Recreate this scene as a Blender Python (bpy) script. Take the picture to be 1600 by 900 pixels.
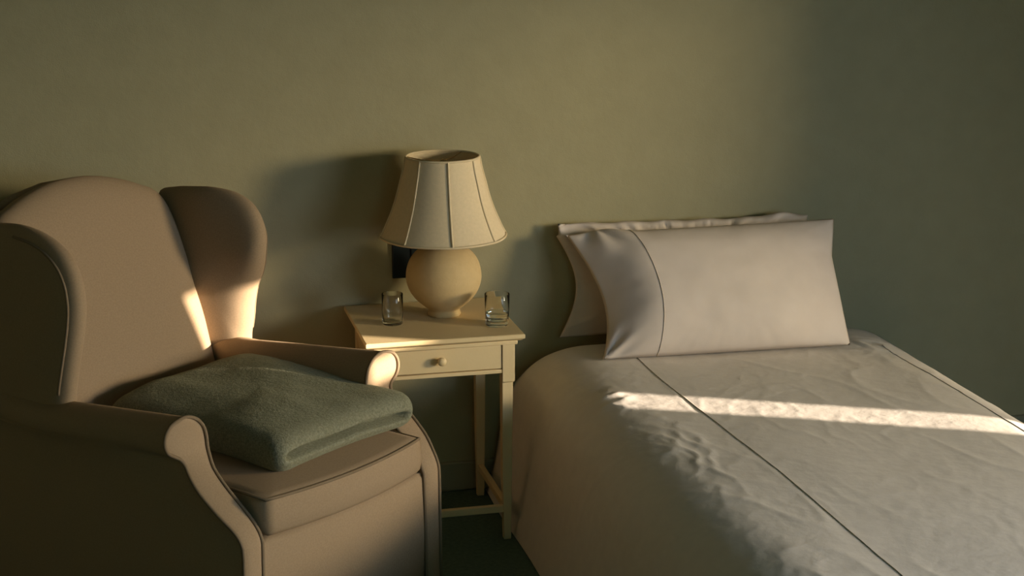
import bpy, bmesh, math, random
from mathutils import Vector, Matrix, noise
R = math.radians
for o in list(bpy.data.objects): bpy.data.objects.remove(o)
SC = bpy.context.scene
COL = SC.collection

# ------------------------------------------------------------------ camera, world, lights, exposure
PITCH, YAW, CAMH = R(14.0), R(13.6), 1.75
cam = bpy.data.cameras.new('camera'); cam.sensor_width = 36; cam.lens = 2600 / 1600 * 36
cam.clip_start = .05
camo = bpy.data.objects.new('camera', cam); COL.objects.link(camo)
camo.location = (0, 0, CAMH); camo.rotation_euler = (R(90) - PITCH, 0, -YAW)
SC.camera = camo
SC.view_settings.view_transform = 'Standard'; SC.view_settings.look = 'None'
SC.view_settings.gamma = 1; SC.view_settings.use_curve_mapping = False
SC.view_settings.exposure = 0.0

W = bpy.data.worlds.new('world'); SC.world = W; W.use_nodes = True
bgn = W.node_tree.nodes['Background']
bgn.inputs['Color'].default_value = (.62, .80, .78, 1); bgn.inputs['Strength'].default_value = .25

def light(name, kind, loc, target, energy, color, **kw):
    l = bpy.data.lights.new(name, kind); l.energy = energy; l.color = color
    for k, v in kw.items(): setattr(l, k, v)
    o = bpy.data.objects.new(name, l); COL.objects.link(o); o.location = loc
    d = Vector(target) - Vector(loc); o.rotation_euler = d.to_track_quat('-Z', 'Y').to_euler()
    return o
# hazy low evening light reaching in through the side window, from far outside it
KAZ = R(33); KD = 6.0; KEL = R(8)
KT = Vector((.85, 4.27, .8))
KP = KT + KD * Vector((math.cos(KAZ), -math.sin(KAZ), math.tan(KEL)))
light('evening_haze', 'AREA', KP, KT, 238, (1.0, .82, .53), shape='DISK', size=1.0)
# the sun itself, almost wholly hidden by an added unseen blocker
SAZ, SEL = R(25.7), R(8)
sd = Vector((-math.cos(SAZ), math.sin(SAZ), -math.tan(SEL)))
light('sun', 'SUN', (12, -2, 4), Vector((12, -2, 4)) + sd, 23.5, (1.0, .83, .66), angle=R(.16))
# sky light falling in at the window opening
light('window_skylight', 'AREA', (3.2, 1.05, 1.12), (1.5, 2.25, .45), 18.5, (.68, .80, 1.0), shape='RECTANGLE', size=1.25, size_y=.9, spread=R(115))
# added cool fill for the shadows, set in a made-up window behind the viewer
light('cool_fill', 'AREA', (1.2, -1.44, 1.75), (1.3, 2.5, .4), 8.5, (.32, .90, .84), shape='RECTANGLE', size=1.55, size_y=1.2)

# ------------------------------------------------------------------ materials
def mat(name, col, rough=.8, col2=None, nscale=8, ndetail=4, bump=0, bscale=200, sheen=0, spec=.3, coat=0, bump2=0, b2scale=20, stretch=None):
    m = bpy.data.materials.new(name); m.use_nodes = True
    nt = m.node_tree; b = nt.nodes['Principled BSDF']
    b.inputs['Base Color'].default_value = (*col, 1); b.inputs['Roughness'].default_value = rough
    b.inputs['Specular IOR Level'].default_value = spec
    if sheen:
        b.inputs['Sheen Weight'].default_value = sheen; b.inputs['Sheen Roughness'].default_value = .5
        b.inputs['Sheen Tint'].default_value = (*[min(1, c * 2.2) for c in col], 1)
    tc = nt.nodes.new('ShaderNodeTexCoord')
    vec = tc.outputs['Object']
    if stretch:
        mp = nt.nodes.new('ShaderNodeMapping'); mp.inputs['Scale'].default_value = stretch
        nt.links.new(vec, mp.inputs['Vector']); vec = mp.outputs['Vector']
    if col2:
        n = nt.nodes.new('ShaderNodeTexNoise'); n.inputs['Scale'].default_value = nscale; n.inputs['Detail'].default_value = ndetail
        r = nt.nodes.new('ShaderNodeValToRGB')
        r.color_ramp.elements[0].position = .35; r.color_ramp.elements[1].position = .65
        r.color_ramp.elements[0].color = (*col, 1); r.color_ramp.elements[1].color = (*col2, 1)
        nt.links.new(vec, n.inputs['Vector']); nt.links.new(n.outputs['Fac'], r.inputs['Fac'])
        nt.links.new(r.outputs['Color'], b.inputs['Base Color'])
    prev = None
    for bs, sc, det in ((bump, bscale, 3), (bump2, b2scale, 6)):
        if not bs: continue
        n = nt.nodes.new('ShaderNodeTexNoise'); n.inputs['Scale'].default_value = sc; n.inputs['Detail'].default_value = det
        bp = nt.nodes.new('ShaderNodeBump'); bp.inputs['Strength'].default_value = bs; bp.inputs['Distance'].default_value = .35 / sc
        nt.links.new(vec, n.inputs['Vector']); nt.links.new(n.outputs['Fac'], bp.inputs['Height'])
        if prev: nt.links.new(prev.outputs['Normal'], bp.inputs['Normal'])
        nt.links.new(bp.outputs['Normal'], b.inputs['Normal']); prev = bp
    return m
M = {}
M['wall'] = mat('wall_paint', (.325, .292, .172), .9, (.342, .308, .183), 14, 6, .4, 300, bump2=.12, b2scale=45, spec=.15)
M['ceiling'] = mat('ceiling_paint', (.45, .42, .33), .95)
M['floor'] = mat('dark_carpet', (.08, .12, .09), 1, (.10, .145, .11), 90, 4, .8, 420, spec=.05)
M['trim'] = mat('trim_paint', (.26, .235, .15), .6)
M['chair'] = mat('taupe_upholstery', (.29, .208, .128), .95, (.325, .233, .144), 260, 3, .35, 700, sheen=.15, spec=.1)
M['piping'] = mat('taupe_piping', (.2, .145, .09), .9, None, 8, 4, .3, 900, spec=.1)
M['chair_leg'] = mat('dark_wood_leg', (.05, .03, .018), .5, (.07, .04, .024), 20)
M['blanket'] = mat('green_felted_wool', (.15, .15, .098), 1, (.235, .228, .155), 210, 6, 1.0, 330, sheen=.5, spec=.02, bump2=.5, b2scale=110)
M['cream'] = mat('cream_paint', (.69, .53, .285), .5, (.71, .55, .30), 6, 4, .12, 160, spec=.35)
M['gap'] = mat('dark_gap', (.03, .025, .018), .9)
M['shade'] = mat('cream_linen_shade', (.66, .535, .34), .9, (.70, .565, .36), 120, 3, .35, 480, spec=.1)
M['trimtape'] = mat('shade_seam_tape', (.62, .50, .31), .8)
M['ceramic'] = mat('matte_sand_ceramic', (.54, .395, .195), .75, (.57, .42, .21), 60, 4, .2, 140, spec=.2)
M['bulb'] = mat('opal_bulb', (.8, .78, .7), .25)
M['brass'] = mat('dull_brass', (.35, .25, .1), .4); M['brass'].node_tree.nodes['Principled BSDF'].inputs['Metallic'].default_value = 1
M['plate'] = mat('black_blue_plate', (.006, .012, .016), .45, spec=.3)
M['linen'] = mat('off_white_bedspread', (.70, .645, .58), .9, (.73, .675, .605), 30, 5, .2, 520, spec=.1, bump2=.12, b2scale=22)
M['thread'] = mat('bedspread_seam', (.62, .56, .48), .9)
M['pillow'] = mat('white_pillowcase', (.58, .50, .43), .9, (.60, .52, .45), 20, 4, .22, 560, spec=.1)
M['hem'] = mat('pillow_hem', (.56, .475, .39), .9)
M['mattress'] = mat('mattress_ticking', (.6, .56, .48), .9)
M['outside'] = mat('sun_blocker_matte', (.35, .32, .27), .9)  # surface of the unseen sun blocker
def glass(name, col, ior):
    m = bpy.data.materials.new(name); m.use_nodes = True; b = m.node_tree.nodes['Principled BSDF']
    b.inputs['Base Color'].default_value = (*col, 1); b.inputs['Roughness'].default_value = .02
    b.inputs['Transmission Weight'].default_value = 1; b.inputs['IOR'].default_value = ior
    return m
M['glass'] = glass('clear_glass', (.97, .99, .97), 1.25)
M['water'] = glass('clear_water', (.96, .99, .98), 1.33)

# ------------------------------------------------------------------ helpers
def link(name, verts, faces, m, parent=None, smooth=True, loc=None, rotz=0, autosm=None):
    me = bpy.data.meshes.new(name); me.from_pydata([tuple(v) for v in verts], [], faces); me.update()
    bm = bmesh.new(); bm.from_mesh(me); bmesh.ops.remove_doubles(bm, verts=bm.verts, dist=1e-6); bmesh.ops.dissolve_degenerate(bm, edges=bm.edges, dist=1e-7); bmesh.ops.recalc_face_normals(bm, faces=bm.faces); bm.to_mesh(me); bm.free()
    me.materials.append(M[m])
    if smooth: me.polygons.foreach_set('use_smooth', [True] * len(me.polygons))
    o = bpy.data.objects.new(name, me); COL.objects.link(o)
    if parent: o.parent = parent
    if loc is not None: o.location = loc
    o.rotation_euler.z = rotz
    if autosm:
        me.set_sharp_from_angle(angle=R(autosm))
    return o
def empty(name, loc, label, cat, group=None, rotz=0):
    o = bpy.data.objects.new(name, None); COL.objects.link(o); o.location = loc; o.rotation_euler.z = rotz
    o.empty_display_size = .1
    return tag(o, label, cat, group)
def tag(o, label, cat, group=None):
    o['label'] = label; o['category'] = cat
    if group: o['group'] = group
    return o
class MB:
    def __init__(s): s.v = []; s.f = []
    def add(s, v, f):
        n = len(s.v); s.v += [Vector(p) for p in v]; s.f += [tuple(i + n for i in q) for q in f]; return s
    def box(s, a, b):
        x0, y0, z0 = a; x1, y1, z1 = b
        return s.add([(x0,y0,z0),(x1,y0,z0),(x1,y1,z0),(x0,y1,z0),(x0,y0,z1),(x1,y0,z1),(x1,y1,z1),(x0,y1,z1)],
                     [(0,3,2,1),(4,5,6,7),(0,1,5,4),(1,2,6,5),(2,3,7,6),(3,0,4,7)])
    def loft(s, rings, closed=True, cap=True):
        n = len(rings[0]); v = [p for r in rings for p in r]; f = []
        for i in range(len(rings) - 1):
            for j in range(n if closed else n - 1):
                k = (j + 1) % n
                f.append((i*n+j, i*n+k, (i+1)*n+k, (i+1)*n+j))
        if cap and closed:
            f.append(tuple(range(n - 1, -1, -1))); f.append(tuple((len(rings)-1)*n + j for j in range(n)))
        return s.add(v, f)
    def lathe(s, prof, seg=48, cx=0, cy=0):
        n = len(prof); v = []; f = []
        for k in range(seg):
            a = 2 * math.pi * k / seg
            for r, z in prof: v.append((cx + r * math.cos(a), cy + r * math.sin(a), z))
        for k in range(seg):
            q = (k + 1) % seg
            for j in range(n - 1): f.append((k*n+j, q*n+j, q*n+j+1, k*n+j+1))
        return s.add(v, f)
    def tube(s, pts, r, seg=8, closed=False):
        pts = [Vector(p) for p in pts]; n = len(pts); rings = []; up = Vector((0, 0, 1)); prevn = None
        for i in range(n):
            a = pts[(i-1) % n] if (closed or i > 0) else pts[i]; b = pts[(i+1) % n] if (closed or i < n-1) else pts[i]
            t = (b - a).normalized()
            if prevn is None:
                prevn = t.cross(up if abs(t.z) < .9 else Vector((1, 0, 0))).normalized()
            nn = (prevn - t * prevn.dot(t)).normalized(); prevn = nn; bb = t.cross(nn)
            rings.append([pts[i] + r * (math.cos(2*math.pi*k/seg) * nn + math.sin(2*math.pi*k/seg) * bb) for k in range(seg)])
        if closed: rings.append(rings[0]); return s.loft(rings, cap=False)
        return s.loft(rings)
    def build(s, name, m, parent=None, fn=None, **kw):
        v = [fn(p) for p in s.v] if fn else s.v
        return link(name, v, s.f, m, parent, **kw)
def bevel(o, w=.003, seg=2, ang=35):
    b = o.modifiers.new('bevel', 'BEVEL'); b.width = w; b.segments = seg; b.limit_method = 'ANGLE'; b.angle_limit = R(ang)
    o.data.set_sharp_from_angle(angle=R(50)); b.harden_normals = False
    return o
def spline(pts, n=8, closed=True):
    out = []; N = len(pts)
    for i in range(N if closed else N - 1):
        g = (lambda k: pts[k % N]) if closed else (lambda k: pts[max(0, min(N-1, k))])
        p0, p1, p2, p3 = (Vector(g(i + d)) for d in (-1, 0, 1, 2))
        for k in range(n):
            t = k / n
            out.append(.5 * (2*p1 + (p2-p0)*t + (2*p0-5*p1+4*p2-p3)*t*t + (3*p1-p0-3*p2+p3)*t**3))
    if not closed: out.append(Vector(pts[-1]))
    return out
def interp(x, xs, ys):
    if x <= xs[0]: return ys[0]
    for i in range(len(xs) - 1):
        if x <= xs[i+1]: return ys[i] + (ys[i+1]-ys[i]) * (x-xs[i]) / (xs[i+1]-xs[i])
    return ys[-1]
def smooth(t): t = max(0, min(1, t)); return t*t*(3-2*t)
def inflate(outline, c, tf, tb, p=4, n=14, fn=None, mb=None):
    """closed shell whose edge is the outline; rings shrink to c, front rises tf and back tb with a rounded shoulder"""
    mb = mb or MB(); c = Vector(c); m = len(outline); rings = []
    ts = [1 - (1 - math.cos(math.pi/2 * k/n)) for k in range(n)]     # 1 .. ~0
    ts = [math.sin(math.pi/2 * (1 - k/n)) ** .6 for k in range(n)]
    def ring(t, w): return [Vector((c.x + (q[0]-c.x)*t, c.y + (q[1]-c.y)*t, w)) for q in outline]
    prof = lambda t: (1 - t**p) ** (1 / 2.2)
    fr = [ring(t, tf * prof(t)) for t in ts]; bk = [ring(t, -tb * prof(t)) for t in ts[1:]]
    v = [q for r in reversed(bk) for q in r] + [q for r in fr for q in r]
    nr = len(fr) + len(bk); f = []
    for i in range(nr - 1):
        for j in range(m):
            k = (j + 1) % m; f.append((i*m+j, i*m+k, (i+1)*m+k, (i+1)*m+j))
    v += [Vector((c.x, c.y, -tb)), Vector((c.x, c.y, tf))]
    for j in range(m):
        k = (j + 1) % m; f.append((nr*m, k, j)); f.append((nr*m+1, (nr-1)*m+j, (nr-1)*m+k))
    if fn: v = [fn(q) for q in v]
    return mb.add(v, f)

# ------------------------------------------------------------------ the room
XL, XR, YF, YB, ZC = -1.9, 3.1, -1.4, 4.49, 2.55
def struct(o): o['kind'] = 'structure'; return o
struct(MB().box((XL-.12, YF-.12, -.1), (XR+.12, YB+.12, 0)).build('floor', 'floor', smooth=False))
struct(MB().box((XL-.12, YF-.12, ZC), (XR+.12, YB+.12, ZC+.1)).build('ceiling', 'ceiling', smooth=False))
struct(MB().box((XL-.12, YB, 0), (XR+.12, YB+.12, ZC)).build('wall_back', 'wall', smooth=False))
struct(MB().box((XL-.12, YF-.12, 0), (.4, YF, ZC)).box((2.0, YF-.12, 0), (XR+.12, YF, ZC)).box((.4, YF-.12, 0), (2.0, YF, 1.1)).box((.4, YF-.12, 2.4), (2.0, YF, ZC)).build('wall_front', 'wall', smooth=False))
struct(MB().box((.4, YF-.1, 1.1), (.44, YF-.02, 2.4)).box((1.96, YF-.1, 1.1), (2.0, YF-.02, 2.4)).box((.4, YF-.1, 1.1), (2.0, YF-.02, 1.14)).box((.4, YF-.1, 2.36), (2.0, YF-.02, 2.4)).build('added_window', 'trim', smooth=False))  # frame of a made-up window, added around the cool fill lamp
struct(MB().box((XL-.12, YF, 0), (XL, YB, ZC)).build('wall_left', 'wall', smooth=False))
WY0, WY1, WZ0, WZ1 = .2, 3.34, .35, 1.62
struct(MB().box((XR, YF, 0), (XR+.12, WY0, ZC)).box((XR, WY1, 0), (XR+.12, YB, ZC))
       .box((XR, WY0, 0), (XR+.12, WY1, WZ0)).box((XR, WY0, WZ1), (XR+.12, WY1, ZC)).build('wall_right', 'wall', smooth=False))
wf = struct(MB().box((XR+.02, WY0, WZ0), (XR+.1, WY0+.04, WZ1)).box((XR+.02, WY1-.04, WZ0), (XR+.1, WY1, WZ1))
            .box((XR+.02, WY0, WZ0), (XR+.1, WY1, WZ0+.04)).box((XR+.02, WY0, WZ1-.04), (XR+.1, WY1, WZ1)).build('window_1', 'trim', smooth=False))
def base(name, a, b): struct(bevel(MB().box(a, b).build(name, 'trim', smooth=False), .006))
base('baseboard_back', (XL, YB-.014, 0), (XR, YB, .09))
base('baseboard_left', (XL, YF, 0), (XL+.014, YB-.014, .09))
base('baseboard_right', (XR-.014, YF, 0), (XR, YB-.014, .09))
# unseen blocker, added to cut the low sun into a strip and patches
OX = 11.0
def out_pt(p, q, dx):
    X = OX + dx; y = (p - math.sin(SAZ) * X) / math.cos(SAZ)
    s = -(X - 2.11) * math.cos(SAZ) + (y - 3.435) * math.sin(SAZ)
    return (X, y, q - s * math.tan(SEL))
ow = MB()
def cell(p0, p1, q0, q1):
    v = [out_pt(p, q, dx) for dx in (0, .06) for p, q in ((p0, q0), (p1, q0), (p1, q1), (p0, q1))]
    ow.add(v, [(0,1,2,3),(7,6,5,4),(0,4,5,1),(1,5,6,2),(2,6,7,3),(3,7,4,0)])
PA, PB = -1.5, 9
cell(PA, PB, -1.2, .40)
cell(PA, 3.940, .40, .615); cell(4.058, PB, .40, .615)
cell(PA, PB, .615, .785)
cell(PA, 3.632, .785, .842); cell(4.0, PB, .785, .842)
cell(PA, 3.815, .842, 1.0); cell(4.0, PB, .842, 1.0)
cell(PA, PB, 1.0, 3.4)
struct(ow.build('sun_blocker', 'outside', smooth=False))

# ------------------------------------------------------------------ wing armchair
S = .94; ZO = .105
CH = (S * .49, S * 3.68, 0); CR = R(38.9)
ch = empty('wing_armchair', CH, 'taupe upholstered wing armchair with rolled arms and piped edges', 'armchair', rotz=CR)
def T(a, d, z): return Vector((a * S, d * S, z * S + ZO))
def dz(z): return .18 * smooth((z - .29) / .21)
def refine(p, n=4): return p
# backrest
bo = [(-.27,.36),(-.15,.355),(0,.355),(.15,.355),(.27,.36),(.283,.46),(.293,.58),(.297,.70),(.292,.80),(.277,.875)]
arch = [(a, .978 - 1.05 * a * a) for a in (.25, .21, .16, .1, .04)]
bo = bo + arch + [(-a, z) for a, z in reversed(arch)] + [(-a, z) for a, z in reversed(bo[5:])]
bo = spline(bo and [(x, y, 0) for x, y in bo], 5)
def back_fn(p):
    a, z, w = p.x, p.y, p.z
    return T(a, .755 + .385 * (z - .42) - w * .93, z + w * .36 * (0 if w < 0 else 1))
inflate([(q.x, q.y) for q in bo], (0, .66), .055, .055, 7, 18, back_fn).build('backrest', 'chair', ch)
# outer back
ob = [(-.335,0),(.335,0),(.345,.3),(.345,.6),(.34,.86)] + [(a, .970 - 1.0 * a * a) for a in (.29,.22,.14,.05)]
ob = ob + [(-a, z) for a, z in reversed(ob[5:])] + [(-.34,.86),(-.345,.6),(-.345,.3)]
mb = MB()
rr = []
for w in (0, .03):
    rr.append([T(a, .90 + .10 * smooth(z / .95) + w, z) for a, z in ob])
bevel(mb.loft(rr).build('outer_back', 'chair', ch, smooth=True), .012, 3)
# wings
WREST = [(.83,.926),(.92,.915),(.975,.89),(.965,.78),(.945,.65),(.93,.52),(.92,.44),(.84,.44),(.76,.44)]
WFRONT = {-1: [(.60,.46),(.58,.53),(.566,.59),(.556,.65),(.55,.71),(.548,.77),(.556,.825),(.583,.87),(.63,.903),(.69,.922),(.76,.93)],
           1: [(.706,.46),(.696,.52),(.690,.56),(.684,.615),(.672,.66),(.648,.70),(.622,.755),(.612,.81),(.626,.86),(.658,.899),(.71,.922),(.775,.929)]}
def wing_a(sgn, d, z):
    if sgn < 0: return .325 - .022 * smooth((z - .56) / .22)
    low = smooth((.78 - z) / .16)
    return .312 - .012 * low + .036 * smooth((.86 - d) / .25) * (1 - .75 * low) + low * .45 * max(0, .815 - d)      # the lower wing scoops outward
for sgn in (-1, 1):
    wo = [(q.x, q.y) for q in spline([(x, y, 0) for x, y in WFRONT[sgn] + WREST], 4)]
    def wfn(p, sgn=sgn): return T(sgn * (wing_a(sgn, p.x, p.y) + p.z), p.x, p.y)
    wg = inflate(wo, (.78, .68), .036, .036, 6, 20, wfn).build('wing', 'chair', ch)
    path = spline([(.78 + .9 * (d - .78), .68 + .9 * (z - .68), 0) for d, z in WFRONT[sgn][1:]], 5, False)
    MB().tube([T(sgn * (wing_a(sgn, q.x, q.y) + .0262), q.x, q.y) for q in path], .0035).build('piping', 'piping', wg)
# arms with their outer sides
ring = [(.283,.0),(.281,.12),(.279,.24),(.277,.32),(.280,.36),(.283,.40),(.281,.44),(.272,.47),(.268,.50),(.274,.53),(.287,.549),(.303,.561),(.326,.569),(.350,.566),(.370,.559),
        (.384,.545),(.390,.529),(.389,.512),(.381,.497),(.367,.487),(.353,.477),(.348,.462),(.353,.44),(.357,.41),(.352,.37),(.340,.335),(.336,.30),(.337,.22),(.338,.12),(.339,0)]
rs = spline([(a, z, 0) for a, z in ring], 3, False)
def mkrail(sgn):
    rings = []
    for k in range(26):
        t = k / 25
        r = []
        for q in rs:
            a, z = q.x, q.y
            d0 = dz(z) + .006; d = d0 + t * (.965 - d0)
            up = smooth((z - .42) / .1)
            sh = -.105 * (min(d, .66) - .18) * up if d > .18 else 0
            # towards the back the side is a plain upright panel under the roll
            k2 = smooth((d - dz(z)) / .10)
            aa = a
            if z < .47 and a > .32: aa = a + (.348 - a) * k2
            if .32 < a and z < .545 and a > .33: aa = aa + (max(aa, .352 + .034 * smooth((z - .36) / .18)) - aa) * smooth((d - dz(z) - .03) / .22)
            if z < .47 and a < .30: aa = a + (.280 - a) * k2
            aa = aa + (.336 - aa) * .22 * smooth((d - .55) / .3) * up
            r.append(T(sgn * aa, d, z + sh))
        rings.append(r)
    return rings
for sgn in (-1, 1):
    am = MB().loft(mkrail(sgn)).build('arm', 'chair', ch, autosm=60)
    # front facing
    zi = [q[1] for q in ring[:13]]; ai = [q[0] for q in ring[:13]]
    zo_ = [q[1] for q in reversed(ring[12:])]; ao = [q[0] for q in reversed(ring[12:])]
    rows = []; NZ = 90
    for k in range(NZ + 1):
        z = .569 * (1 - (1 - k / NZ) ** 1.6)
        x0, x1 = interp(z, zi, ai), interp(z, zo_, ao)
        row = []
        for j in range(9):
            u = j / 8; bul = .007 * (1 - abs(2*u - 1) ** 3)
            row.append((x0 + (x1 - x0) * u, dz(z) + .002 - bul, z))
        rows.append(row)
    mb = MB(); mb.loft([[T(sgn * a, d, z) for a, d, z in r] for r in rows], closed=False)
    fp = mb.build('arm_front_panel', 'chair', ch)
    out = [(a, dz(z) - .001, z) for a, z in [(q.x, q.y) for q in rs]]
    MB().tube([T(sgn * a, d, z) for a, d, z in out], .0042).build('piping', 'piping', fp)
# seat base
def bow(a, w, d0, b): return d0 + b * (a / w) ** 2
def seat_ring(w, d0, b, d1, z, ins=0, rc=.02):
    pts = []
    n = 25
    for k in range(n):
        a = -w + 2 * w * k / (n - 1); pts.append((a, bow(a, w, d0, b)))
    pts += [(w, d0 + b + (d1 - d0 - b) * t) for t in (.1, .25, .5, .75, .95)]
    pts += [(a, d1) for a in (w * .8, w * .3, -w * .3, -w * .8)]
    pts += [(-w, d0 + b + (d1 - d0 - b) * t) for t in (.95, .75, .5, .25, .1)]
    cx, cy = 0, (d0 + d1) / 2
    o = []
    for a, d in pts:
        fa = 1 - ins / w; fd = 1 - ins / ((d1 - d0) / 2)
        o.append((a * fa, cy + (d - cy) * fd, z))
    return o
sr = [seat_ring(.279, -.014, .018, .90, z, i) for z, i in ((0, .006), (.006, 0), (.15, -.004), (.285, -.001), (.298, .004), (.300, .02))]
MB().loft([[T(*p) for p in r] for r in sr]).build('seat_rail', 'chair', ch, autosm=70)
cz = [(.303, .02), (.306, .006), (.315, 0), (.345, -.004), (.375, -.002), (.390, .001), (.397, .006)]
cr = [seat_ring(.262, -.032, .030, .74, z, i) for z, i in cz]
for k in range(1, 9):
    ins = .006 + (.25 - .006) * (k / 8) ** 1.2
    cr.append(seat_ring(.262, -.032, .030, .74, .397 + .016 * math.sin(math.pi / 2 * k / 8), ins))
cu = MB().loft([[T(*p) for p in r] for r in cr]).build('seat_cushion', 'chair', ch)
pr = seat_ring(.262, -.032, .030, .74, .394, .001)
MB().tube([T(*p) for p in pr[-4:] + pr[:29]], .0036).build('piping', 'piping', cu)
for sx in (-1, 1):
    for d in (.05, .88):
        mb = MB(); a0 = .305 * sx
        mb.loft([[T(a0 + x * w, d + y * w, 0) * 1 + Vector((0, 0, dzz)) for x, y in ((-1,-1),(1,-1),(1,1),(-1,1))] for w, dzz in ((.020, -ZO), (.028, .004))])
        bevel(mb.build('leg', 'chair_leg', ch), .003)

# ------------------------------------------------------------------ folded blanket on the seat
bl = empty('folded_blanket', CH, 'grey green felted wool blanket folded flat on the armchair seat', 'blanket', rotz=CR)
def rrect(x0, x1, y0, y1, r, n=9, k=20):
    pts = []
    for cx, cy, a0 in ((x1-r, y1-r, 0), (x0+r, y1-r, 90), (x0+r, y0+r, 180), (x1-r, y0+r, 270)):
        for i in range(n):
            a = R(a0 + 90 * i / (n - 1)); pts.append((cx + r*math.cos(a), cy + r*math.sin(a)))
    out = []
    for i in range(len(pts)):
        p, q = Vector(pts[i]), Vector(pts[(i+1) % len(pts)]); m = max(1, int((q-p).length / .012))
        for j in range(m): out.append(tuple(p + (q-p) * j / m))
    return out
def fold_fn(p):
    a, d, w = p.x, p.y, p.z
    th = .052
    n = noise.noise(Vector((a*6, d*6, 2.2))) * .006 + noise.noise(Vector((a*20, d*20, 4 + w*20))) * .0014
    # the fold: a deep groove along the front, closing just short of the right end
    e = smooth((a + .152) / .03) * smooth((.292 - a) / .03)
    w0 = -.003 + .004 * math.sin(a * 8) + .008 * smooth((.05 - a) / .18) - .008 * smooth((a - .1) / .18)
    g = .050 * math.exp(-((w - w0) / .0085) ** 2) * e * smooth((.20 - d) / .08)
    up = smooth((w + th) / (2 * th))
    m = .020 * math.exp(-((a-.225)/.12)**2 - ((d-.50)/.17)**2) + .010 * math.exp(-((a-.05)/.25)**2 - ((d-.28)/.2)**2)
    m -= .008 + .016 * smooth((-.02 - a) / .14) * smooth((d - .1) / .3)
    h = .4510 + w + m * up + n * up
    h += .010 * (1 - (a / .26)**2) * smooth(d / .25) * (1 - .3 * up)      # lies on the crowned cushion
    return T(a + n * .6, d + g + n * .6 + .010 * math.sin(a * 9 + 1) * smooth((.25 - d) / .2), h)
inflate(rrect(-.168, .308, .046, .66, .034, 9), (.07, .36), .052, .052, 14, 50, fold_fn).build('folded_layers', 'blanket', bl)

# ------------------------------------------------------------------ nightstand
NX, NY = .81, 4.27
ns = empty('nightstand', (NX, NY, 0), 'cream painted nightstand with one drawer and straight legs between armchair and bed', 'nightstand')
def nb(name, a, b, m='cream', bw=.0025, parent=ns):
    L = Vector((NX, NY, 0)); par = parent
    return bevel(MB().box(Vector(a) - L, Vector(b) - L).build(name, m, par, smooth=True), bw)
tx0, tx1, ty0, ty1 = .600, 1.020, 4.068, 4.470
mb = MB(); rg = []
for z, i in ((.562, .009), (.566, .004), (.569, 0), (.578, 0), (.580, .002)):
    rg.append([Vector((x, y, z)) - Vector((NX, NY, 0)) for x, y in ((tx0+i, ty0+i), (tx1-i, ty0+i), (tx1-i, ty1-i), (tx0+i, ty1-i))])
mb.loft(rg).build('tabletop', 'cream', ns, autosm=40)
fx0, fx1, fy0, fy1 = .626, .996, 4.084, 4.452
nb('moulding', (fx0-.006, fy0-.007, .551), (fx1+.006, fy1+.004, .5625))
# apron: sides and back, the rail under the drawer
nb('side_apron', (fx0+.004, fy0+.03, .472), (fx0+.020, fy1-.03, .551)); nb('side_apron', (fx1-.020, fy0+.03, .472), (fx1-.004, fy1-.03, .551))
nb('back_apron', (fx0+.03, fy1-.018, .472), (fx1-.03, fy1-.004, .551))
nb('drawer_rail', (fx0+.033, fy0+.002, .472), (fx1-.033, fy0+.03, .4825), bw=.0015)
dr = nb('drawer', (fx0+.0355, fy0+.003, .4850), (fx1-.0355, fy0+.30, .5490), bw=.0015)
nb('drawer_gap', (fx0+.033, fy0+.012, .4826), (fx1-.033, fy0+.022, .5508), 'gap', .0005)
kx = (fx0 + fx1) / 2 - .013
kb = MB(); pts = [(0,-.026),(.006,-.0255),(.0105,-.022),(.012,-.017),(.0105,-.012),(.006,-.008),(.005,-.004),(.007,0),(0,.0005)]
kb.lathe(pts, 24)
kb.build('knob', 'cream', dr, fn=lambda p: Vector((p.x + kx - NX, p.z + fy0 + .003 - NY, p.y + .519)))
for x0, sx in ((fx0, -1), (fx1, 1)):
    for y0, sy in ((fy0, 1), (fy1, -1)):
        xa, xb = (x0, x0 + .034) if sx < 0 else (x0 - .034, x0)
        ya, yb = (y0, y0 + .034) if sy > 0 else (y0 - .034, y0)
        lg = MB(); L = Vector((NX, NY, 0))
        rg = []
        for z, ox, oi in ((.551, 0, 0), (.448, 0, 0), (.446, .004, 0), (.2, .006, .002), (0, .008, .006)):
            xo0, xo1 = (xa + ox, xb - oi) if sx < 0 else (xa + oi, xb - ox)
            yo0, yo1 = (ya + ox, yb - oi) if sy > 0 else (ya + oi, yb - ox)
            rg.append([Vector((x, y, z)) - L for x, y in ((xo0, yo0), (xo1, yo0), (xo1, yo1), (xo0, yo1))])
        bevel(lg.loft(rg).build('leg', 'cream', ns), .0018)
nb('stretcher', (fx0+.026, fy0+.008, .078), (fx1-.026, fy0+.024, .098))
nb('stretcher', (fx0+.010, fy0+.026, .078), (fx0+.026, fy1-.026, .098)); nb('stretcher', (fx1-.026, fy0+.026, .078), (fx1-.010, fy1-.026, .098))

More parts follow.
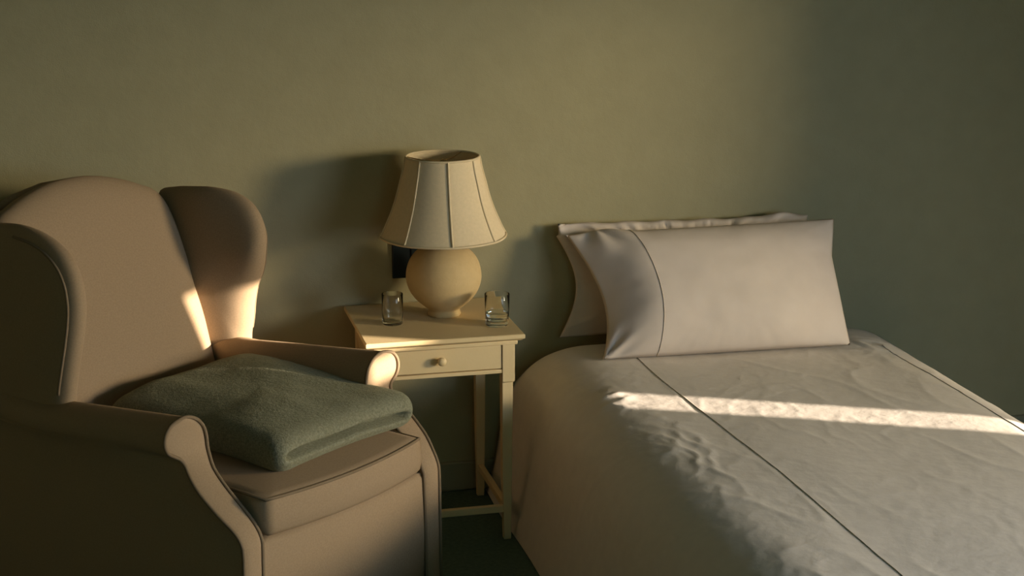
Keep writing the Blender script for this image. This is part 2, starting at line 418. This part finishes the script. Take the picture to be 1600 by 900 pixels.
# ------------------------------------------------------------------ table lamp
LX, LY, LZ = .853, 4.315, .580
lp = empty('table_lamp', (LX, LY, LZ), 'unlit table lamp with round sand coloured base and cream panelled bell shade', 'lamp')
pf = [(0,0),(.043,0),(.0455,.003),(.0445,.010),(.043,.016),(.045,.020),(.058,.030),(.078,.048),(.093,.070),(.1015,.095),(.1025,.115),(.098,.140),(.087,.163),(.070,.181),(.048,.193),(.024,.199),(.018,.203),(.016,.21),(0,.21)]
pp = spline([(r, z, 0) for r, z in pf[5:16]], 4, False)
pf = pf[:5] + [(q.x, q.y) for q in pp] + pf[16:]
MB().lathe(pf, 64).build('lamp_base', 'ceramic', lp, autosm=60)
MB().lathe([(0,.21),(.011,.21),(.011,.235),(.016,.237),(.016,.275),(0,.275)], 24).build('lamp_socket', 'brass', lp, autosm=40)
MB().lathe([(0,.275),(.012,.277),(.016,.287),(.026,.308),(.030,.326),(.026,.344),(.014,.355),(0,.357)], 24).build('bulb', 'bulb', lp)
shp = [(.171,.222),(.165,.232),(.153,.257),(.138,.292),(.125,.330),(.115,.368),(.106,.402),(.101,.428),(.099,.436)]
shp = [(q.x, q.y) for q in spline([(r, z, 0) for r, z in shp], 4, False)]
th = .0022
NS = 96; PH0 = R(-93)
def gore(a):                    # eight fabric panels drawn taut between ribs
    k = ((a - PH0) / (math.pi/4)) % 1
    return 1 - .016 * math.sin(math.pi * k)
mb = MB()
prof = shp + [(r - th, z) for r, z in reversed(shp)]
rings = []
for r, z in prof + [prof[0]]:
    rings.append([Vector((r * gore(2*math.pi*k/NS) * math.cos(2*math.pi*k/NS), r * gore(2*math.pi*k/NS) * math.sin(2*math.pi*k/NS), z)) for k in range(NS)])
shade = mb.loft(rings, cap=False).build('lamp_shade', 'shade', lp)
for r, z, nm in ((shp[0][0], shp[0][1], 'bottom_trim'), (shp[-1][0], shp[-1][1], 'top_trim')):
    MB().tube([(r * gore(2*math.pi*k/NS) * math.cos(2*math.pi*k/NS), r * gore(2*math.pi*k/NS) * math.sin(2*math.pi*k/NS), z) for k in range(NS)], .0034, 8, True).build(nm, 'trimtape', shade)
for k in range(8):
    a = PH0 + k * math.pi / 4
    MB().tube([((r + .0006) * math.cos(a), (r + .0006) * math.sin(a), z) for r, z in shp], .0030, 6).build('seam', 'trimtape', shade)
mb = MB()
for k in range(3):
    a = PH0 + R(20) + k * 2 * math.pi / 3
    mb.tube([(0, 0, .425), (.05 * math.cos(a), .05 * math.sin(a), .425), (.099 * math.cos(a), .099 * math.sin(a), .436)], .0016, 6)
mb.tube([(.0, .0, .43), (.02, 0, .40), (.038, 0, .34), (.030, 0, .27), (.014, 0, .255)], .0016, 6)
mb.tube([(.0, .0, .43), (-.02, 0, .40), (-.038, 0, .34), (-.030, 0, .27), (-.014, 0, .255)], .0016, 6)
mb.build('harp', 'brass', lp)

# ------------------------------------------------------------------ tumblers
def tumbler(x, y, r0, r1, h, label, water=None, base_t=.008):
    g = empty('drinking_glass', (x, y, .5802), label, 'glass', 'tumblers on the nightstand')
    pf = [(0, 0), (r0 - .003, 0), (r0, .003), (r0 + (r1-r0)*.5, h*.5), (r1, h - .001), (r1 - .0008, h), (r1 - .0010, h - .001),
          (r0 + (r1-r0)*.5 - .0010, h*.5), (r0 - .003, base_t + .003), (r0 - .007, base_t), (0, base_t)]
    MB().lathe(pf, 40).build('tumbler', 'glass', g, autosm=70)
    if water:
        f = lambda z: r0 + (r1-r0) * z / h - .0018
        MB().lathe([(0, base_t + .0006), (r0 - .008, base_t + .0006), (r0 - .0036, base_t + .004), (f(water) , water), (0, water)], 40).build('water', 'water', g, autosm=40)
tumbler(.700, 4.250, .0275, .0285, .084, 'empty clear tumbler on the nightstand left of the lamp')
tumbler(.969, 4.175, .031, .0335, .086, 'clear tumbler holding some water, right of the lamp', .034, .012)

# ------------------------------------------------------------------ wall plate
pl = empty('wall_plate', (.823, YB, .727), 'dark blue black square plate on the wall behind the lamp', 'wall plate')
bevel(MB().box((-.083, -.009, -.080), (.083, 0, .080)).build('cover_plate', 'plate', pl, smooth=True), .003)
bevel(MB().box((-.03, -.012, -.035), (.03, -.008, .035)).build('rocker', 'plate', pl, smooth=True), .002)

# ------------------------------------------------------------------ bed
BX0, BX1, BT = 1.10, 2.20, .45
bd = empty('bed', (1.65, 3.4, 0), 'single bed under the off white spread', 'bed')
LB = Vector((1.65, 3.4, 0))
bevel(MB().box(Vector((1.15, 2.32, .20)) - LB, Vector((2.14, 4.34, .425)) - LB).build('mattress', 'mattress', bd, smooth=True), .05, 5)
bevel(MB().box(Vector((1.17, 2.34, .10)) - LB, Vector((2.12, 4.34, .20)) - LB).build('bed_base', 'mattress', bd, smooth=True), .01)
for x in (1.22, 2.07):
    for y in (2.42, 4.26):
        MB().lathe([(0, 0), (.022, 0), (.028, .10), (0, .10)], 16, x - LB.x, y - LB.y).build('leg', 'chair_leg', bd)
# spread
prof = [(1.000,.004),(1.018,.08),(1.034,.17),(1.050,.26),(1.066,.322),(1.088,.370),(1.120,.405),(1.160,.430),(1.205,.4445),(1.245,.4505),(1.29,.4525),(1.40,.452),(1.65,.453),(1.90,.452),(2.02,.451),
        (2.09,.4475),(2.135,.436),(2.170,.415),(2.200,.38),(2.222,.325),(2.236,.26),(2.25,.17),(2.262,.08),(2.275,.004)]
sp = spline([(x, z, 0) for x, z in prof], 3, False)
dense = []
for i in range(len(sp) - 1):
    m = max(1, int((sp[i+1] - sp[i]).length / .0058))
    for j in range(m): dense.append(sp[i].lerp(sp[i+1], j / m))
dense.append(sp[-1])
def fbm(v, o=4): return noise.fractal(v, 1.0, 2.0, o)
def ridged(v): return 1 - abs(noise.noise(v))
ys = []; y = 4.30
HEAD = [(4.45 + .012 * t, .45 * (1 - t) * 1.0) for t in ()]
rowsdef = []
for k in range(7): rowsdef.append((4.452 - .004 * k / 6 * 0 + .012 * (1 - k / 6), .40 * k / 6 * (1/.45)))      # rises from the floor at the head
for k in range(1, 15):
    th_ = math.pi / 2 * k / 14
    rowsdef.append((4.452 - .11 * (1 - math.cos(th_)), (.34 + .11 * math.sin(th_)) / .45 if k else 0))
rowsdef = [r for r in rowsdef if r[1] <= .34/.45 or r[0] < 4.4521]
y = 4.342
while y > 2.40: rowsdef.append((y, 1.0)); y -= .0078
for k in range(1, 11):
    th_ = math.pi / 2 * k / 10; rowsdef.append((2.40 - .10 * math.sin(th_), (.35 + .10 * math.cos(th_)) / .45))
for k in range(1, 6): rowsdef.append((2.29 - .01 * k, .78 * (1 - k / 5)))
# sort head rows so the fraction climbs
head = sorted([r for r in rowsdef if r[0] > 4.342], key=lambda r: r[1]); rowsdef = head + [r for r in rowsdef if r[0] <= 4.342]
def crease(x, y):
    h = 0
    h += .0032 * fbm(Vector((x * 3.0 + 4, y * 2.2, 1.3)), 2)
    # long soft creases running down the bed
    c = ridged(Vector((x * 7.5 + y * 2.2, y * 2.6 - x * 1.2, 5.1))) ** 9
    m = smooth(noise.noise(Vector((x * 2.1, y * 1.7, 8.2))) * 1.6 + .45)
    h += .0021 * c * m
    c2 = ridged(Vector((x * 15 - y * 5, y * 7.0 + x * 4, 2.2))) ** 10
    h += .0009 * c2 * smooth(noise.noise(Vector((x * 3, y * 3, 3.2))) * 1.8 + .4)
    # crumpled shoulder on the lamp side
    sh = math.exp(-((x - 1.22) / .11) ** 2)
    c3 = ridged(Vector((x * 20 + y * 5, y * 11 - x * 8, 7.7))) ** 5
    h += .0017 * (c3 - .4) * sh * (.4 + noise.noise(Vector((x * 5, y * 3.1, 6.6))) ** 2 * 6) * smooth((4.15 - y) / .3)
    # a crumple on the shoulder near the pillow
    e = math.exp(-((x - 1.195) / .045) ** 2 - ((y - 3.87) / .085) ** 2)
    h += e * (.007 + .006 * ridged(Vector((x * 22 + y * 8, y * 26 - x * 10, 4.4))) ** 3)
    # gathered by the pillow's far corner
    g = math.exp(-((x - 2.06) / .06) ** 2 - ((y - 4.18) / .07) ** 2)
    h += .012 * g * ridged(Vector((x * 16 + y * 10, y * 14, 1.1))) ** 3
    return h
verts = []; nx = len(dense)
tx, tn = [], []
for i in range(nx):
    a = dense[max(0, i-1)]; b = dense[min(nx-1, i+1)]; t = (b - a).normalized(); tn.append((-t.y, t.x))
for yy, fr in rowsdef:
    for i, q in enumerate(dense):
        h = crease(q.x, yy) * min(1, max(0, (q.y - .02) / .25)) * (1 if fr >= 1 else fr)
        # the hanging sides swing in long shallow folds
        s = smooth((.36 - q.y) / .3); fold = .010 * s * noise.noise(Vector((yy * 2.3, 3.3, 0 if q.x < 1.6 else 9)))
        flare = 0
        px = q.x + tn[i][0] * (h + fold); pz = q.y * fr + tn[i][1] * h
        verts.append(Vector((px, yy, max(.003, pz))))
faces = []
for r in range(len(rowsdef) - 1):
    for i in range(nx - 1): faces.append((r*nx+i, r*nx+i+1, (r+1)*nx+i+1, (r+1)*nx+i))
bs = link('bedspread', verts, faces, 'linen')
tag(bs, 'off white cotton bedspread draped over the single bed to the floor', 'bedspread')
def top_z(x, y):
    for i in range(nx - 1):
        if dense[i].x <= x <= dense[i+1].x:
            z = dense[i].y + (dense[i+1].y - dense[i].y) * (x - dense[i].x) / (dense[i+1].x - dense[i].x)
            return z + crease(x, y)
    return BT
def seam(pts, name):
    p = spline([(x, y, 0) for x, y in pts], 40, False)
    mb = MB()
    out = []
    for q in p:
        x = q.x + .0025 * noise.noise(Vector((q.y * 9, 1, 2))); out.append(Vector((x, q.y, top_z(x, q.y) + .0004)))
    mb.tube(out, .0013, 6)
    mb.build(name, 'thread', bs)
seam([(1.372, 4.30), (1.370, 4.11), (1.374, 3.92), (1.39, 3.6), (1.405, 3.28), (1.412, 2.92), (1.415, 2.45)], 'seam')
seam([(2.080, 4.15), (2.085, 4.0), (2.09, 3.8), (2.092, 3.4), (2.09, 2.45)], 'seam')

# ------------------------------------------------------------------ pillows
def pillow(name, TL, TR, BL, BR, tf, tb, label, edges, seam_u=None, seed=0, flap=0, wr=.003, topw=0, cw=0):
    TL, TR, BL, BR = map(Vector, (TL, TR, BL, BR))
    U = ((TR - TL) + (BR - BL)).normalized(); V = ((TL - BL) + (TR - BR)).normalized(); Nn = U.cross(V).normalized()   # faces the room
    if Nn.y > 0: Nn = -Nn
    nu, nv = 96, 64; cen = (TL + TR + BL + BR) / 4
    el, er, et, eb = edges
    def pos(u, v, side):
        p = (BL.lerp(BR, u)).lerp(TL.lerp(TR, u), v)
        p = p + U * (el(v) * (1 - u) ** 3 - er(v) * u ** 3) + V * (-et(u) * v ** 3 + eb(u) * (1 - v) ** 3)
        fu = 1 - abs(2*u - 1) ** 3.2; fv = 1 - abs(2*v - 1) ** 2.6
        fu = max(0, 1 - max(0, (u - .3) / .7) ** 3.0) ** .6
        fu *= (1 - (1 - min(1, u / flap)) ** 1.7) if u < flap else 1
        t = fu * (max(0, fv) ** .55)
        n = fbm(Vector((u * 3 + seed, v * 2.5, seed)), 3) * .006
        edge = 1 - min(1, min(u / .16, (1-u) / .16, v / .18, (1-v) / .2))
        # puckers running in from the edges
        a = math.atan2(v - .5, (u - .5) * 1.8)
        pk = ridged(Vector((math.cos(a) * 9 + seed, math.sin(a) * 9, u * 1.5))) ** 3
        w = wr * edge * (pk - .45) * (1 + topw * smooth((v - .78) / .15)) 
        if cw:
            r1, a1 = math.hypot(u * 1.9, v), math.atan2(v + .01, u * 1.9)
            r2, a2 = math.hypot((u - .10) * 1.9, 1.02 - v), math.atan2((u - .10) * 1.9, 1.02 - v)
            w += cw * math.cos(a1 * 9 + 2 * r1) * smooth(r1 / .07) * smooth((.30 - r1) / .2)
            w += cw * .8 * math.cos(a2 * 5 + .6) * smooth(r2 / .06) * smooth((.36 - r2) / .28)
        edgefade = smooth(min(u, 1-u, v, 1-v) / .03)
        if side > 0: p = p + Nn * (tf * t + (n + w * 3) * edgefade)
        else: p = p - Nn * (tb * t)
        return p
    v = []; f = []
    for s in (1, -1):
        for j in range(nv + 1):
            for i in range(nu + 1): v.append(pos(i / nu, j / nv, s))
    K = (nu + 1) * (nv + 1)
    for s in (0, 1):
        for j in range(nv):
            for i in range(nu):
                a = s*K + j*(nu+1) + i; f.append((a, a+1, a+nu+2, a+nu+1))
    bd_ = [i for i in range(nu + 1)] + [j*(nu+1)+nu for j in range(1, nu and nv + 1)] + [nv*(nu+1)+i for i in range(nu-1, -1, -1)] + [j*(nu+1) for j in range(nv-1, 0, -1)]
    for k in range(len(bd_)):
        a, b = bd_[k], bd_[(k+1) % len(bd_)]; f.append((a, b, b + K, a + K))
    root = empty(name, (cen.x, cen.y, BT), label, 'pillow', 'pillows on the bed')
    off = Vector((cen.x, cen.y, BT))
    po = link('pillowcase', [q - off for q in v], f, 'pillow', root)
    if seam_u:
        MB().tube([pos(seam_u(k / 50), k / 50, 1) + Nn * .0003 - off for k in range(51)], .0017, 6).build('hem_seam', 'hem', po)
    return root
lin = lambda xs, ys: (lambda t: interp(t, xs, ys))
pillow('pillow', (1.198, 4.442, .790), (1.965, 4.44, .780), (1.215, 4.443, .455), (1.975, 4.44, .462), .038, .040,
       'rear white pillow leaning on the wall, mostly hidden by the other pillow',
       (lambda v: .055 * math.sin(math.pi * min(1, v * 1.1)) if v < .9 else .01, lambda v: .02 * math.sin(math.pi * v),
        lambda u: .002 * math.sin(math.pi * u) - .010 * math.exp(-((u-.88)/.08)**2) + .002 * math.sin(u * 40), lambda u: 0), None, 3.3, .2, .0025, 2.2)
pillow('pillow', (1.219, 4.395, .766), (2.012, 4.36, .782), (1.268, 4.19, .458), (1.982, 4.15, .464), .095, .03,
       'front white pillow with a hemmed open end, propped nearest the viewer',
       (lambda v: .050 * math.sin(math.pi * v ** .9), lin([0, .62, .70, 1], [0, .019, .021, .001]),
        lambda u: .004 * math.sin(math.pi * u) - .012 * math.exp(-((u - .13) / .07) ** 2), lambda u: 0), lambda v: .215 + .012 * math.sin(math.pi * v), 7.7, .235, .0008, 0, .0024)
